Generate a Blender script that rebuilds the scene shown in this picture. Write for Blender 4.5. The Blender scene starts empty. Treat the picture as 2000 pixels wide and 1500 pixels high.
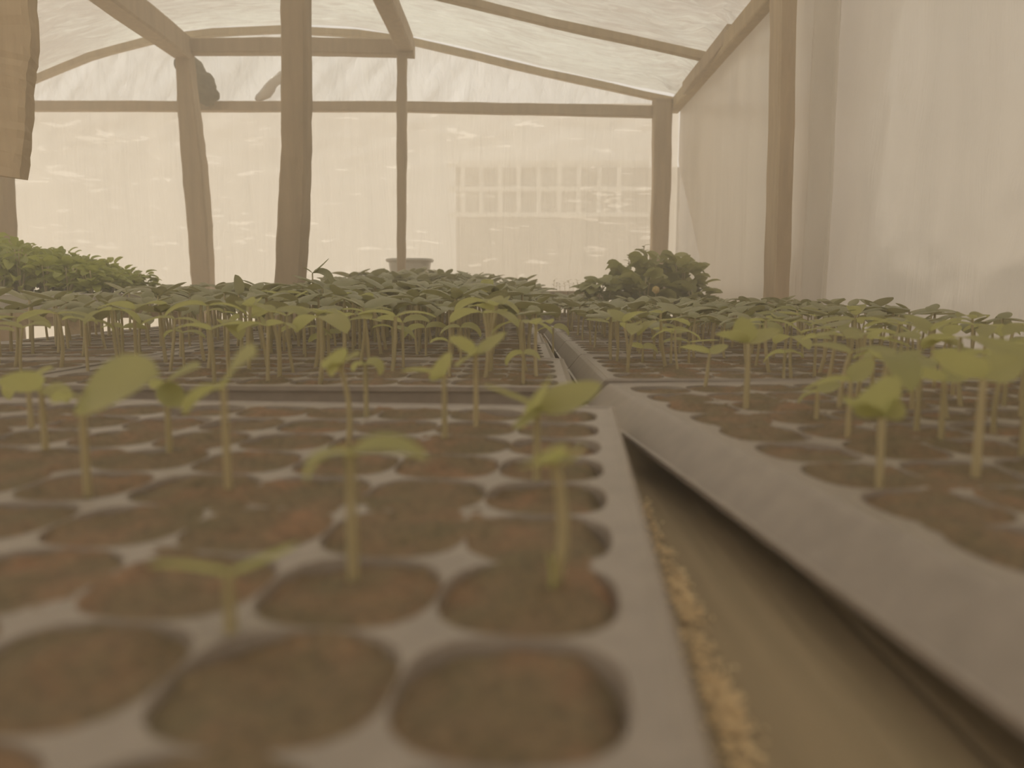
import bpy, bmesh, math, random
import numpy as np
from mathutils import Vector, Matrix, noise

# ------------------------------------------------------------------ camera, world, sun, exposure
S = bpy.context.scene
C = S.collection
F = 1444.0                      # focal length in pixels of the 2000 px wide frame
CAMZ, TZ = 0.96, 0.85           # eye height, rim height of the trays
H = CAMZ - TZ
PITCH = math.atan(180 / F)
YAW = math.atan(6 / F)
cam = bpy.data.cameras.new('camera'); co = bpy.data.objects.new('camera', cam); C.objects.link(co)
cam.sensor_width = 36; cam.lens = 36 * F / 2000; cam.clip_start = 0.01; cam.clip_end = 200
co.location = (0, 0, CAMZ); co.rotation_euler = (math.pi / 2 - PITCH, 0, YAW)
cam.dof.use_dof = True; cam.dof.focus_distance = 1.7; cam.dof.aperture_fstop = 4.4
S.camera = co

S.view_settings.view_transform = 'Standard'; S.view_settings.look = 'None'
S.view_settings.gamma = 1; S.view_settings.use_curve_mapping = False
S.view_settings.exposure = 0.2
S.cycles.use_denoising = True
S.cycles.max_bounces = 10; S.cycles.diffuse_bounces = 6; S.cycles.transmission_bounces = 6
S.cycles.transparent_max_bounces = 10; S.cycles.volume_bounces = 1
S.cycles.sample_clamp_indirect = 6

W = bpy.data.worlds.new('sky'); S.world = W; W.use_nodes = True
wn = W.node_tree.nodes; wl = W.node_tree.links
bg = wn['Background']
tc = wn.new('ShaderNodeTexCoord'); sp = wn.new('ShaderNodeSeparateXYZ'); rp = wn.new('ShaderNodeValToRGB')
wl.new(tc.outputs['Generated'], sp.inputs[0]); wl.new(sp.outputs['Z'], rp.inputs[0]); wl.new(rp.outputs[0], bg.inputs[0])
rp.color_ramp.elements[0].position = 0.0; rp.color_ramp.elements[0].color = (0.91, 0.81, 0.67, 1)
rp.color_ramp.elements[1].position = 0.6; rp.color_ramp.elements[1].color = (0.87, 0.83, 0.77, 1)
bg.inputs[1].default_value = 1.05
sun = bpy.data.lights.new('sun', 'SUN'); so = bpy.data.objects.new('sun', sun); C.objects.link(so)
sun.energy = 1.5; sun.color = (1.0, 0.90, 0.72); sun.angle = math.radians(3)
so.rotation_euler = Vector((0.62, -0.62, -0.72)).to_track_quat('-Z', 'Y').to_euler()

rnd = random.Random(7)

def ray(px, py):
    d = Vector(((px - 1000) / F, 1.0, -(py - 750) / F))
    c, s = math.cos(PITCH), math.sin(PITCH)
    d = Vector((d.x, d.y * c + d.z * s, -d.y * s + d.z * c))
    c, s = math.cos(YAW), math.sin(YAW)
    return Vector((d.x * c - d.y * s, d.x * s + d.y * c, d.z))
def P(px, py, y):               # the point at distance y along the house seen at a pixel
    d = ray(px, py); return Vector((0, 0, CAMZ)) + d * (y / d.y)
def G(px, py, z=TZ):            # the point at height z seen at a pixel
    d = ray(px, py); return Vector((0, 0, CAMZ)) + d * ((z - CAMZ) / d.z)

# ------------------------------------------------------------------ materials
def new_mat(name):
    m = bpy.data.materials.new(name); m.use_nodes = True
    nt = m.node_tree; b = nt.nodes['Principled BSDF']
    return m, nt, b
def N(nt, t, **k):
    n = nt.nodes.new(t)
    for a, v in k.items():
        if a in n.inputs.keys(): n.inputs[a].default_value = v
        else: setattr(n, a, v)
    return n
def mapped(nt, scale, coord='Object'):
    t = N(nt, 'ShaderNodeTexCoord'); mp = N(nt, 'ShaderNodeMapping'); mp.inputs['Scale'].default_value = scale
    nt.links.new(t.outputs[coord], mp.inputs[0]); return mp
def ramp(nt, fac, stops):
    r = N(nt, 'ShaderNodeValToRGB'); e = r.color_ramp.elements
    while len(e) < len(stops): e.new(0.5)
    for i, (p, c) in enumerate(stops): e[i].position = p; e[i].color = (*c, 1)
    nt.links.new(fac, r.inputs[0]); return r
def bump(nt, b, h, s, d=0.01):
    bp = N(nt, 'ShaderNodeBump'); bp.inputs['Strength'].default_value = s; bp.inputs['Distance'].default_value = d
    nt.links.new(h, bp.inputs['Height']); nt.links.new(bp.outputs[0], b.inputs['Normal']); return bp

def wood(name, c1, c2, scale=(9, 9, 1.2)):
    m, nt, b = new_mat(name)
    mp = mapped(nt, scale, 'Object'); n = N(nt, 'ShaderNodeTexNoise', Scale=3.0, Detail=6.0, Roughness=0.6)
    nt.links.new(mp.outputs[0], n.inputs['Vector'])
    r = ramp(nt, n.outputs[0], [(0.3, c1), (0.7, c2)]); nt.links.new(r.outputs[0], b.inputs['Base Color'])
    b.inputs['Roughness'].default_value = 0.85; bump(nt, b, n.outputs[0], 0.5, 0.006); return m
def plain(name, c, rough=0.6, spec=0.5, nscale=20, var=0.12, bs=0.0):
    m, nt, b = new_mat(name)
    mp = mapped(nt, (1, 1, 1)); n = N(nt, 'ShaderNodeTexNoise', Scale=float(nscale), Detail=4.0)
    nt.links.new(mp.outputs[0], n.inputs['Vector'])
    r = ramp(nt, n.outputs[0], [(0.3, tuple(x * (1 - var) for x in c)), (0.7, tuple(min(1, x * (1 + var)) for x in c))])
    nt.links.new(r.outputs[0], b.inputs['Base Color']); b.inputs['Roughness'].default_value = rough
    b.inputs['Specular IOR Level'].default_value = spec
    if bs: bump(nt, b, n.outputs[0], bs)
    return m
def sheet(name, col, trans, clear, scale=(1, 1, 1), streak=(3, 3, 3), sv=0.10, gloss=0.12, bs=0.6, glint=None):
    """translucent greenhouse film: part diffuse, part see-through, a little gloss, creased"""
    m, nt, b = new_mat(name); nt.nodes.remove(b)
    out = nt.nodes['Material Output']
    mp = mapped(nt, streak); n = N(nt, 'ShaderNodeTexNoise', Scale=2.0, Detail=7.0, Roughness=0.62, Distortion=1.2)
    nt.links.new(mp.outputs[0], n.inputs['Vector'])
    mp2 = mapped(nt, scale); n2 = N(nt, 'ShaderNodeTexNoise', Scale=1.3, Detail=2.0)
    nt.links.new(mp2.outputs[0], n2.inputs['Vector'])
    mx = N(nt, 'ShaderNodeMath', operation='ADD'); nt.links.new(n.outputs[0], mx.inputs[0]); nt.links.new(n2.outputs[0], mx.inputs[1])
    lo = tuple(x * (1 - sv) for x in col); hi = tuple(min(1, x * (1 + sv)) for x in col)  # crease shading and dirt painted together as streaks in the film colour
    mr = N(nt, 'ShaderNodeMapRange'); mr.inputs[1].default_value = 0.82; mr.inputs[2].default_value = 1.18
    nt.links.new(mx.outputs[0], mr.inputs[0])
    r = ramp(nt, mr.outputs[0], [(0.0, lo), (1.0, hi)])
    bp = N(nt, 'ShaderNodeBump'); bp.inputs['Strength'].default_value = bs; bp.inputs['Distance'].default_value = 0.03
    nt.links.new(n.outputs[0], bp.inputs['Height'])
    tr = N(nt, 'ShaderNodeBsdfTranslucent'); df = N(nt, 'ShaderNodeBsdfDiffuse'); tp = N(nt, 'ShaderNodeBsdfTransparent')
    gl = N(nt, 'ShaderNodeBsdfGlossy'); gl.inputs['Roughness'].default_value = 0.25
    for s_ in (tr, df, gl): nt.links.new(bp.outputs[0], s_.inputs['Normal'])
    nt.links.new(r.outputs[0], tr.inputs[0]); nt.links.new(r.outputs[0], df.inputs[0])
    tp.inputs[0].default_value = (*col, 1)
    a = N(nt, 'ShaderNodeMixShader'); a.inputs[0].default_value = 1 - trans
    nt.links.new(tr.outputs[0], a.inputs[1]); nt.links.new(df.outputs[0], a.inputs[2])
    c = N(nt, 'ShaderNodeMixShader'); c.inputs[0].default_value = clear
    nt.links.new(a.outputs[0], c.inputs[1]); nt.links.new(tp.outputs[0], c.inputs[2])
    if glint:  # glints painted in as streaks of more translucent film
        m3 = mapped(nt, glint); m3.inputs['Rotation'].default_value = (0, 0.18, 0.1)
        n3 = N(nt, 'ShaderNodeTexNoise', Scale=2.2, Detail=1.5, Distortion=0.8); nt.links.new(m3.outputs[0], n3.inputs['Vector'])
        k3 = N(nt, 'ShaderNodeMapRange'); k3.inputs[1].default_value = 0.64; k3.inputs[2].default_value = 0.69
        k3.inputs[3].default_value = 1 - trans; k3.inputs[4].default_value = 0.0
        nt.links.new(n3.outputs[0], k3.inputs[0]); nt.links.new(k3.outputs[0], a.inputs[0])
    g = N(nt, 'ShaderNodeMixShader'); lw = N(nt, 'ShaderNodeLayerWeight'); lw.inputs[0].default_value = 0.35
    ml = N(nt, 'ShaderNodeMath', operation='MULTIPLY'); ml.inputs[1].default_value = gloss * 2
    nt.links.new(bp.outputs[0], lw.inputs['Normal']); nt.links.new(lw.outputs['Fresnel'], ml.inputs[0])
    nt.links.new(ml.outputs[0], g.inputs[0])
    nt.links.new(c.outputs[0], g.inputs[1]); nt.links.new(gl.outputs[0], g.inputs[2])
    nt.links.new(g.outputs[0], out.inputs[0]); return m
def leafmat(name, c1, c2, tcol, tmix=0.45, rough=0.5):
    m, nt, b = new_mat(name); out = nt.nodes['Material Output']
    oi = N(nt, 'ShaderNodeObjectInfo'); g = N(nt, 'ShaderNodeNewGeometry')
    n = N(nt, 'ShaderNodeTexNoise', Scale=14.0, Detail=2.0); nt.links.new(g.outputs['Position'], n.inputs['Vector'])
    ad = N(nt, 'ShaderNodeMath', operation='MULTIPLY_ADD'); ad.inputs[1].default_value = 0.45; nt.links.new(oi.outputs['Random'], ad.inputs[0])
    nt.links.new(n.outputs[0], ad.inputs[2])
    r = ramp(nt, ad.outputs[0], [(0.35, c1), (0.95, c2)])
    nt.links.new(r.outputs[0], b.inputs['Base Color']); b.inputs['Roughness'].default_value = rough
    tr = N(nt, 'ShaderNodeBsdfTranslucent'); tr.inputs[0].default_value = (*tcol, 1)
    mx = N(nt, 'ShaderNodeMixShader'); mx.inputs[0].default_value = tmix
    nt.links.new(b.outputs[0], mx.inputs[1]); nt.links.new(tr.outputs[0], mx.inputs[2]); nt.links.new(mx.outputs[0], out.inputs[0])
    return m

M = {}
M['post'] = wood('weathered_wood', (0.40, 0.31, 0.21), (0.50, 0.39, 0.27))
M['rib'] = wood('rib_wood', (0.44, 0.34, 0.215), (0.56, 0.44, 0.28))
M['palewood'] = wood('pale_wood', (0.50, 0.39, 0.27), (0.62, 0.49, 0.34))
M['bench'] = wood('bench_wood', (0.29, 0.23, 0.145), (0.38, 0.295, 0.19), (20, 1.2, 20))
M['film_roof'] = sheet('roof_film', (0.91, 0.82, 0.72), 0.80, 0.08, (0.6, 0.8, 1), (3, 15, 3), 0.24, 0.15, 1.0, (3, 13, 3))
M['film_gable'] = sheet('gable_film', (0.97, 0.96, 0.93), 0.76, 0.24, (0.5, 1, 1), (6, 1, 2.0), 0.13, 0.15, 1.0)
M['film_end'] = sheet('end_film', (0.93, 0.88, 0.80), 0.66, 0.27, (1.4, 1, 0.25), (5, 1, 0.35), 0.04, 0.15, 0.5, (2.2, 1, 13))
M['film_side'] = sheet('side_film', (0.76, 0.71, 0.655), 0.42, 0.03, (1, 1.6, 0.3), (1, 2.2, 0.4), 0.05, 0.12, 0.25)
M['film_lap'] = sheet('lap_film', (0.93, 0.89, 0.83), 0.72, 0.05, (1, 1.6, 0.3), (1, 2.2, 0.4), 0.04, 0.12, 0.25)  # film of the added layer that imitates shade
M['tray'] = plain('tray_plastic', (0.32, 0.275, 0.24), 0.42, 0.6, 60, 0.08)
M['whitep'] = plain('white_plastic', (0.62, 0.60, 0.56), 0.45, 0.5, 15, 0.06)
M['ground'] = plain('pale_ground', (0.72, 0.62, 0.48), 0.9, 0.2, 6, 0.10, 0.4)
M['cloth'] = plain('dark_bundle', (0.19, 0.165, 0.115), 0.9, 0.2, 30, 0.2, 0.5)
M['stem'] = leafmat('pale_stem', (0.50, 0.45, 0.27), (0.62, 0.54, 0.34), (0.7, 0.62, 0.38), 0.3)
M['leaf'] = leafmat('young_leaf', (0.37, 0.385, 0.17), (0.50, 0.49, 0.22), (0.66, 0.66, 0.27), 0.5)
M['leafdark'] = leafmat('canopy_leaf', (0.25, 0.26, 0.14), (0.37, 0.36, 0.20), (0.42, 0.40, 0.17), 0.3, 0.40)  # backlit dark tone put into the leaf colour
M['leafbright'] = leafmat('bushy_leaf', (0.29, 0.34, 0.09), (0.44, 0.47, 0.13), (0.60, 0.64, 0.16), 0.4)
M['leafclump'] = leafmat('clump_leaf', (0.25, 0.27, 0.11), (0.40, 0.40, 0.17), (0.50, 0.50, 0.18), 0.35)
M['husk'] = plain('rice_husk', (0.86, 0.66, 0.42), 0.8, 0.2, 200, 0.25)
M['flower'] = plain('orange_flower', (0.60, 0.46, 0.20), 0.7, 0.2, 50, 0.1)
M['facade'] = plain('facade_plaster', (0.52, 0.46, 0.38), 0.9, 0.2, 2, 0.05)
M['frame'] = plain('white_frame', (0.95, 0.93, 0.88), 0.6, 0.3, 5, 0.03)
def soilmat():
    m, nt, b = new_mat('potting_soil')
    mp = mapped(nt, (1, 1, 1)); n = N(nt, 'ShaderNodeTexNoise', Scale=26.0, Detail=5.0, Roughness=0.6)
    v = N(nt, 'ShaderNodeTexNoise', Scale=260.0, Detail=5.0, Roughness=0.7)
    nt.links.new(mp.outputs[0], n.inputs['Vector']); nt.links.new(mp.outputs[0], v.inputs['Vector'])
    r = ramp(nt, n.outputs[0], [(0.35, (0.19, 0.155, 0.095)), (0.52, (0.225, 0.165, 0.105)), (0.68, (0.31, 0.19, 0.12))])
    r2 = ramp(nt, v.outputs[0], [(0.3, (0.6, 0.6, 0.6)), (0.75, (1.45, 1.4, 1.3))])
    mx = N(nt, 'ShaderNodeMix', data_type='RGBA', blend_type='MULTIPLY'); mx.inputs[0].default_value = 1
    nt.links.new(r.outputs[0], mx.inputs[6]); nt.links.new(r2.outputs[0], mx.inputs[7])
    nt.links.new(mx.outputs[2], b.inputs['Base Color']); b.inputs['Roughness'].default_value = 0.95
    bump(nt, b, v.outputs[0], 0.7, 0.003); return m
M['soil'] = soilmat()

# ------------------------------------------------------------------ helpers
def mesh_obj(name, verts, faces, mats, parent=None, smooth=True, mi=None):
    me = bpy.data.meshes.new(name); me.from_pydata([tuple(v) for v in verts], [], faces)
    for m in (mats if isinstance(mats, (list, tuple)) else [mats]): me.materials.append(m)
    if mi is not None: me.polygons.foreach_set('material_index', mi)
    if smooth: me.polygons.foreach_set('use_smooth', [True] * len(me.polygons))
    me.update(); o = bpy.data.objects.new(name, me); C.objects.link(o)
    if parent: o.parent = parent
    return o
def tag(o, label=None, cat=None, group=None, kind=None):
    if label: o['label'] = label
    if cat: o['category'] = cat
    if group: o['group'] = group
    if kind: o['kind'] = kind
    return o
def empty(name, loc, rz=0):
    o = bpy.data.objects.new(name, None); o.empty_display_size = 0.02; C.objects.link(o)
    o.location = loc; o.rotation_euler = (0, 0, rz); return o
class MB:
    def __init__(s): s.v = []; s.f = []
    def box(s, a, b):
        (x0, y0, z0), (x1, y1, z1) = a, b; n = len(s.v)
        s.v += [(x0, y0, z0), (x1, y0, z0), (x1, y1, z0), (x0, y1, z0), (x0, y0, z1), (x1, y0, z1), (x1, y1, z1), (x0, y1, z1)]
        s.f += [tuple(n + i for i in q) for q in ((3, 2, 1, 0), (4, 5, 6, 7), (0, 1, 5, 4), (1, 2, 6, 5), (2, 3, 7, 6), (3, 0, 4, 7))]
    def build(s, name, mat, parent=None, smooth=False, bev=0.0):
        o = mesh_obj(name, s.v, s.f, mat, parent, smooth)
        if bev:
            b = o.modifiers.new('b', 'BEVEL'); b.width = bev; b.segments = 2
        return o
def sweep(pts, wd, seed=0, sub=6, rough=0.0015, side=None, c=0.18):
    """a sawn timber: chamfered rectangular section swept along points; wd = [(width, depth)...]"""
    r = random.Random(seed); pts = [Vector(p) for p in pts]
    P2 = []; D2 = []
    for i in range(len(pts) - 1):
        for k in range(sub):
            t = k / sub; P2.append(pts[i].lerp(pts[i + 1], t))
            D2.append(tuple(wd[i][j] * (1 - t) + wd[i + 1][j] * t for j in (0, 1)))
    P2.append(pts[-1]); D2.append(wd[-1]); v = []; f = []; n8 = 8
    for i, p in enumerate(P2):
        d = (P2[min(i + 1, len(P2) - 1)] - P2[max(i - 1, 0)]).normalized()
        s_ = side or (Vector((0, 1, 0)) if abs(d.y) < 0.8 else Vector((0, 0, 1)))
        u = d.cross(s_).normalized(); w = u.cross(d).normalized()
        a, b = D2[i][0] / 2, D2[i][1] / 2; k = 1 - c
        for (x, y) in ((-a, -b * k), (-a * k, -b), (a * k, -b), (a, -b * k), (a, b * k), (a * k, b), (-a * k, b), (-a, b * k)):
            q = p + u * (x + r.uniform(-rough, rough)) + w * (y + r.uniform(-rough, rough)); v.append(q)
        if i:
            n = i * n8
            for j in range(n8): f.append((n - n8 + j, n - n8 + (j + 1) % n8, n + (j + 1) % n8, n + j))
    f.append(tuple(range(n8))[::-1]); n = len(v) - n8; f.append(tuple(n + j for j in range(n8)))
    return v, f
def timber(name, pts, wd, mat, label=None, cat=None, group=None, seed=0, parent=None, **k):
    v, f = sweep(pts, wd, seed, **k)
    o = mesh_obj(name, v, f, mat, parent, False)
    return tag(o, label, cat, group)
def fbm(x, y, z=0.0, o=3): return noise.fractal(Vector((x, y, z)), 1.0, 2.0, o)
def grid_sheet(name, fn, nu, nv, mat, parent=None):
    v = [fn(i / nu, j / nv) for j in range(nv + 1) for i in range(nu + 1)]
    f = [(j * (nu + 1) + i, j * (nu + 1) + i + 1, (j + 1) * (nu + 1) + i + 1, (j + 1) * (nu + 1) + i) for j in range(nv) for i in range(nu)]
    return mesh_obj(name, v, f, mat, parent)

# ------------------------------------------------------------------ house shell
D = 4.8; XR = 1.03; XL = -3.97
arch_px = [(-190, 278), (-60, 214), (60, 158), (180, 108), (300, 76), (420, 62), (560, 56), (700, 64), (808, 80), (930, 108), (1060, 140), (1190, 168), (1318, 197)]
arch = [(p.x, p.z) for p in (P(x, y, D) for x, y in arch_px)]
arch[-1] = (XR, arch[-1][1])
AX = np.array([a[0] for a in arch]); AZ = np.array([a[1] for a in arch])
XL = float(AX[0])
def roofz(x): return float(np.interp(x, AX, AZ))
EZ = roofz(XR); LZ = roofz(XL); YB = -3.0
ribY = [D - 0.02, 3.92, 3.0, 2.05, 1.1, 0.15, -0.8, -1.75, YB + 0.05]
mb = MB(); mb.box((XL - 30, -25, -0.05), (XR + 30, 60, 0.0)); tag(mb.build('floor', M['ground']), kind='structure')
def roof_fn(u, v):
    x = XL + (XR - XL) * u; y = YB + (D + 0.02 - YB) * v
    k = min(abs(y - r) for r in ribY); bulge = 0.02 * min(1, k / 0.4)
    z = roofz(x) + 0.035 - bulge * 0.6 + 0.022 * fbm(x * 2.2, y * 7, 3) * min(1, k / 0.15)
    e = max(0, 1 - (XR - x) / 0.45) * min(1, k / 0.2) * min(1.0, (XR - x) / 0.06)
    z += e * 0.09 * fbm(x * 5, y * 3.5, 9)
    return (x, y, z)
tag(grid_sheet('ceiling', roof_fn, 130, 240, M['film_roof']), kind='structure')
RZ = 2.13
def end_fn(u, v):
    x = XL + (XR - XL) * u; z = RZ * v
    top = max(0, (z - 1.45) / 0.7)
    return (x, D + 0.02 + 0.012 * fbm(x * 3.0, z * 0.5, 1) + 0.022 * top * fbm(x * 2 + z * 3, z * 6 - x * 2, 5), z)
tag(grid_sheet('wall_back', end_fn, 200, 110, M['film_end']), kind='structure')
def gab_fn(u, v):
    x = XL + (XR - XL) * u; z1 = max(roofz(x) + 0.02, RZ + 0.005); z = RZ + (z1 - RZ) * v
    if roofz(x) < RZ: z1 = roofz(x) + 0.02; z = RZ - 0.01 + (z1 - RZ + 0.01) * v
    return (x, D + 0.03 + 0.03 * fbm(x * 6 - z * 5, z * 1.6 + x, 2) * (1 if x < -0.3 else 0.25), z)
tag(grid_sheet('wall_gable', gab_fn, 260, 22, M['film_gable']), kind='structure')
def right_fn(u, v):
    y = YB + (D - YB) * u; z = EZ * v
    b = 0.016 * fbm(y * 2.4, z * 0.5, 7) + 0.012 * fbm(y * 3 + z * 3, z * 3 - y * 2, 4)
    return (XR + 0.012 + b, y, z)
tag(grid_sheet('wall_right', right_fn, 240, 90, M['film_side']), kind='structure')
def left_fn(u, v): return (XL - 0.01 + 0.01 * fbm(u * 20, v * 3), YB + (D - YB) * u, LZ * v)
tag(grid_sheet('wall_left', left_fn, 80, 20, M['film_end']), kind='structure')
def rear_fn(u, v):
    x = XL + (XR - XL) * u; return (x, YB + 0.01 * fbm(u * 20, v * 4), (roofz(x) + 0.02) * v)
tag(grid_sheet('wall_front', rear_fn, 60, 20, M['film_end']), kind='structure')

# added film layer darkening the right wall like shade, slanted from the corner post
hem = [P(1322, 318, 4.72), P(1390, 600, 4.0)]
def lap_fn(u, v):
    z = 0.05 + (EZ - 0.08) * (1 - v)
    # hem: y where the layer starts, as a function of height
    t = (hem[0].z - z) / (hem[0].z - 0.9)
    yh = 4.74 - max(0, min(1.4, t)) * 0.85
    y = yh + (2.62 - yh) * u
    return (XR - 0.012 + 0.004 * fbm(y * 2.4, z * 1.5, 17), y, z)
o = grid_sheet('plastic_sheet', lap_fn, 60, 60, M['film_lap'])
tag(o, 'extra cloudy plastic layer with slanted hem between the corner post and the pale square post', 'plastic sheet')
def pleat_fn(u, v):
    y = 2.60 - 0.27 * u; z = 0.05 + (EZ - 0.08) * v
    return (XR - 0.028 - 0.02 * math.sin(u * math.pi * 3) - 0.03 * max(0, u - 0.85) / 0.15 + 0.006 * fbm(y * 6, z * 2, 3), y, z)
o = grid_sheet('plastic_sheet', pleat_fn, 30, 60, M['film_side'])
tag(o, 'narrow pleated strip of plastic film hanging just right of the pale square post', 'plastic sheet')

# haze volume added to lift the dark tones, in place of lens veil
hm = bpy.data.materials.new('haze'); hm.use_nodes = True; hn = hm.node_tree; hn.nodes.clear()
ho = hn.nodes.new('ShaderNodeOutputMaterial'); hv = hn.nodes.new('ShaderNodeVolumeScatter')
hv.inputs['Density'].default_value = 0.11; hv.inputs['Color'].default_value = (0.99, 0.96, 0.90, 1); hv.inputs['Anisotropy'].default_value = 0.2
hn.links.new(hv.outputs[0], ho.inputs['Volume'])
mb = MB(); mb.box((XL - 0.2, YB - 0.2, 0.01), (XR + 0.2, D + 0.25, 2.95)); tag(mb.build('haze', hm), 'warm thin haze filling the air of the greenhouse', 'haze', kind='stuff')

# ------------------------------------------------------------------ timber frame
for i, y in enumerate(ribY):
    pts = [(x, y, z - 0.012) for x, z in zip(AX, AZ)]; pts[0] = (XL + 0.02, y, pts[0][2]); pts[-1] = (XR - 0.03, y, pts[-1][2])
    lab = ['curved timber roof rib on the gable above the far wall', 'curved timber roof rib one bay nearer than the gable rib'][i] if i < 2 else 'curved timber roof rib overhead, nearer than the two ribs at the far end'
    timber('roof_rib', pts, [(0.04, 0.045)] * len(pts), M['rib'], lab, 'roof rib', 'curved roof ribs', seed=i, sub=2, rough=0.002)
YI = 4.15                       # the inner frame standing in front of the end wall
a = P(40, 207, D - 0.09); b = P(1276, 218, D - 0.09)
timber('wall_rail', [(XL + .03, D - .08, 2.15), (a.x, D - .08, a.z), (-0.7, D - .08, a.z - .005), (b.x + .02, D - .08, b.z)], [(0.055, 0.05), (0.058, 0.05), (0.06, 0.05), (0.07, 0.05)], M['post'],
       'long horizontal wooden rail across the far wall below the gable', 'rail', seed=20, sub=10)
def ppost(name, px, Y, dp, label, cat, mat='post', seed=0, zb=0.0, zt=None, rough=0.002):
    """px = [(xl, xr, y)...] from top to bottom, continued to the floor"""
    pts = []; wd = []
    for xl, xr, y in px:
        p = P((xl + xr) / 2, y, Y); pts.append(p); wd.append(((xr - xl) / F * Y, dp))
    if zt is not None: pts.insert(0, Vector((pts[0].x, Y, zt))); wd.insert(0, wd[0])
    q = pts[-1]; pts.append(Vector((q.x + 0.02 * (q.x - pts[-2].x), Y, zb))); wd.append(wd[-1])
    return timber(name, pts, wd, M[mat], label, cat, seed=seed, side=Vector((0, 1, 0)), rough=rough)
ppost('wooden_post', [(350, 374, 108), (352, 384, 200), (360, 400, 320), (371, 410, 440), (379, 415, 550)], YI, 0.09,
      'leaning round post under the left end of the crossbeam', 'post', seed=1, zt=2.30)
ppost('wooden_post', [(777, 794, 100), (776, 794, 220), (776, 793, 400), (777, 791, 530)], YI, 0.06,
      'thinnest wooden post, under the right end of the crossbeam, in front of the basin', 'post', seed=2, rough=0.002, zt=2.30)
ppost('wooden_post', [(555, 601, -60), (556, 603, 120), (556, 603, 290), (549, 600, 420), (542, 592, 560)], 2.95, 0.10,
      'thick wooden post standing free in front of the crossbeam', 'post', seed=3, zt=roofz(-.9) - 0.03)
ppost('wooden_post', [(1276, 1310, 203), (1275, 1308, 350), (1271, 1302, 500)], D - 0.1, 0.09,
      'corner post where the far wall meets the right wall', 'post', seed=4, zt=EZ - 0.02)
ppost('wooden_post', [(1514, 1546, 0), (1509, 1540, 300), (1499, 1531, 600)], 2.72, 0.12,
      'pale square post against the right wall film', 'post', 'palewood', seed=5, zt=EZ - 0.03, rough=0.002)
ppost('wooden_post', [(-50, 15, 330), (-42, 22, 460)], 3.22, 0.10,
      'wooden post at the left edge of the photo, behind the hanging board', 'post', seed=6, zt=2.40)
pl = P(-12, 340, 1.6)
pts = [Vector((-1.16, 1.6, roofz(-1.16) + 0.0)), P(-8, -20, 1.6), P(0, 90, 1.6), P(-6, 160, 1.6), P(-10, 250, 1.6), P(-14, 342, 1.6)]
timber('hanging_board', pts, [(0.15, 0.035), (0.15, 0.035), (0.145, 0.035), (0.140, 0.035), (0.143, 0.035), (0.13, 0.035)], M['palewood'],
       'broad pale board hanging from the roof at the upper left corner, square lower end', 'board', seed=8, side=Vector((0, 1, 0)), rough=0.002)
tag(bpy.data.objects['hanging_board'])
timber('crossbeam', [P(352, 92, YI), P(600, 91, YI), P(809, 95, YI)], [(0.075, 0.07), (0.08, 0.07), (0.085, 0.07)], M['post'],
       'short horizontal crossbeam joining the leaning post and the thinnest post', 'beam', seed=9)
B0 = P(352, 88, YI); B1 = Vector((-1.885, 1.6, 2.16))
timber('roof_beam', [P(356, 92, YI - 0.02), Vector((B0.x, 3.0, 2.275)), Vector((B0.x - 0.01, 0.3, 2.13))], [(0.10, 0.12), (0.13, 0.13), (0.14, 0.14)], M['post'],
       'thick long roof beam running from the leaning post overhead to the upper left', 'beam', seed=10, rough=0.003)
b0 = P(792, 84, YI - 0.02)
timber('roof_beam', [b0, Vector((b0.x - .005, 3.0, b0.z + 0.01)), Vector((b0.x, 0.3, b0.z + 0.02))], [(0.085, 0.09), (0.09, 0.09), (0.09, 0.09)], M['post'],
       'long roof beam running from the thinnest post overhead towards the viewer', 'beam', seed=11)
timber('eave_beam', [(XR - 0.045, D - 0.03, EZ - 0.045), (XR - 0.04, 3.6, EZ - 0.035), (XR - 0.045, YB + 0.05, EZ - 0.05)], [(0.06, 0.075), (0.055, 0.08), (0.06, 0.08)], M['rib'],
       'pale eave beam along the top of the right wall', 'beam', seed=12)
timber('brace_board', [P(1338, 172, 4.2) + Vector((0, 0, 0)), P(1425, 62, 3.55)], [(0.03, 0.07), (0.03, 0.07)], M['post'],
       'short dark board nailed under the eave beam near the corner post', 'board', seed=13)

# crumpled fold of film on the gable, and the bundle on the rail
v = []; f = []
path = [P(500, 196, 4.73), P(520, 180, 4.72), P(536, 160, 4.71), P(556, 146, 4.72), P(580, 140, 4.74)]
v, f = sweep(path, [(0.03, 0.02), (0.07, 0.02), (0.06, 0.03), (0.055, 0.025), (0.05, 0.02)], 5, 4, 0.004, c=0.5)
tag(mesh_obj('film_fold', v, f, M['film_side']), 'loose rolled fold of plastic film standing on the rail left of the thick post', 'plastic sheet')
def blob(cx, cy, cz, rx, ry, rz, seed, amp=0.25, n=3, fr=2.2):
    bm = bmesh.new(); bmesh.ops.create_icosphere(bm, subdivisions=n, radius=1)
    for q in bm.verts:
        d = 1 + amp * fbm(q.co.x * fr + seed, q.co.y * fr, q.co.z * fr)
        q.co = Vector((cx + q.co.x * rx * d, cy + q.co.y * ry * d, cz + q.co.z * rz * d))
    vs = [q.co.copy() for q in bm.verts]; fs = [tuple(x.index for x in q.verts) for q in bm.faces]; bm.free(); return vs, fs
vs = []; fs = []
for (x, y, rx, rz, sd) in ((382, 150, 0.062, 0.105, 1), (398, 168, 0.075, 0.085, 2), (404, 186, 0.07, 0.06, 3), (352, 128, 0.03, 0.045, 4), (370, 176, 0.07, 0.09, 5)):
    p = P(x, y, 4.62); a_, b_ = blob(p.x, p.y, p.z, rx, 0.05, rz, sd * 3.1, 0.22); n = len(vs); vs += a_; fs += [tuple(n + i for i in q) for q in b_]
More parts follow.
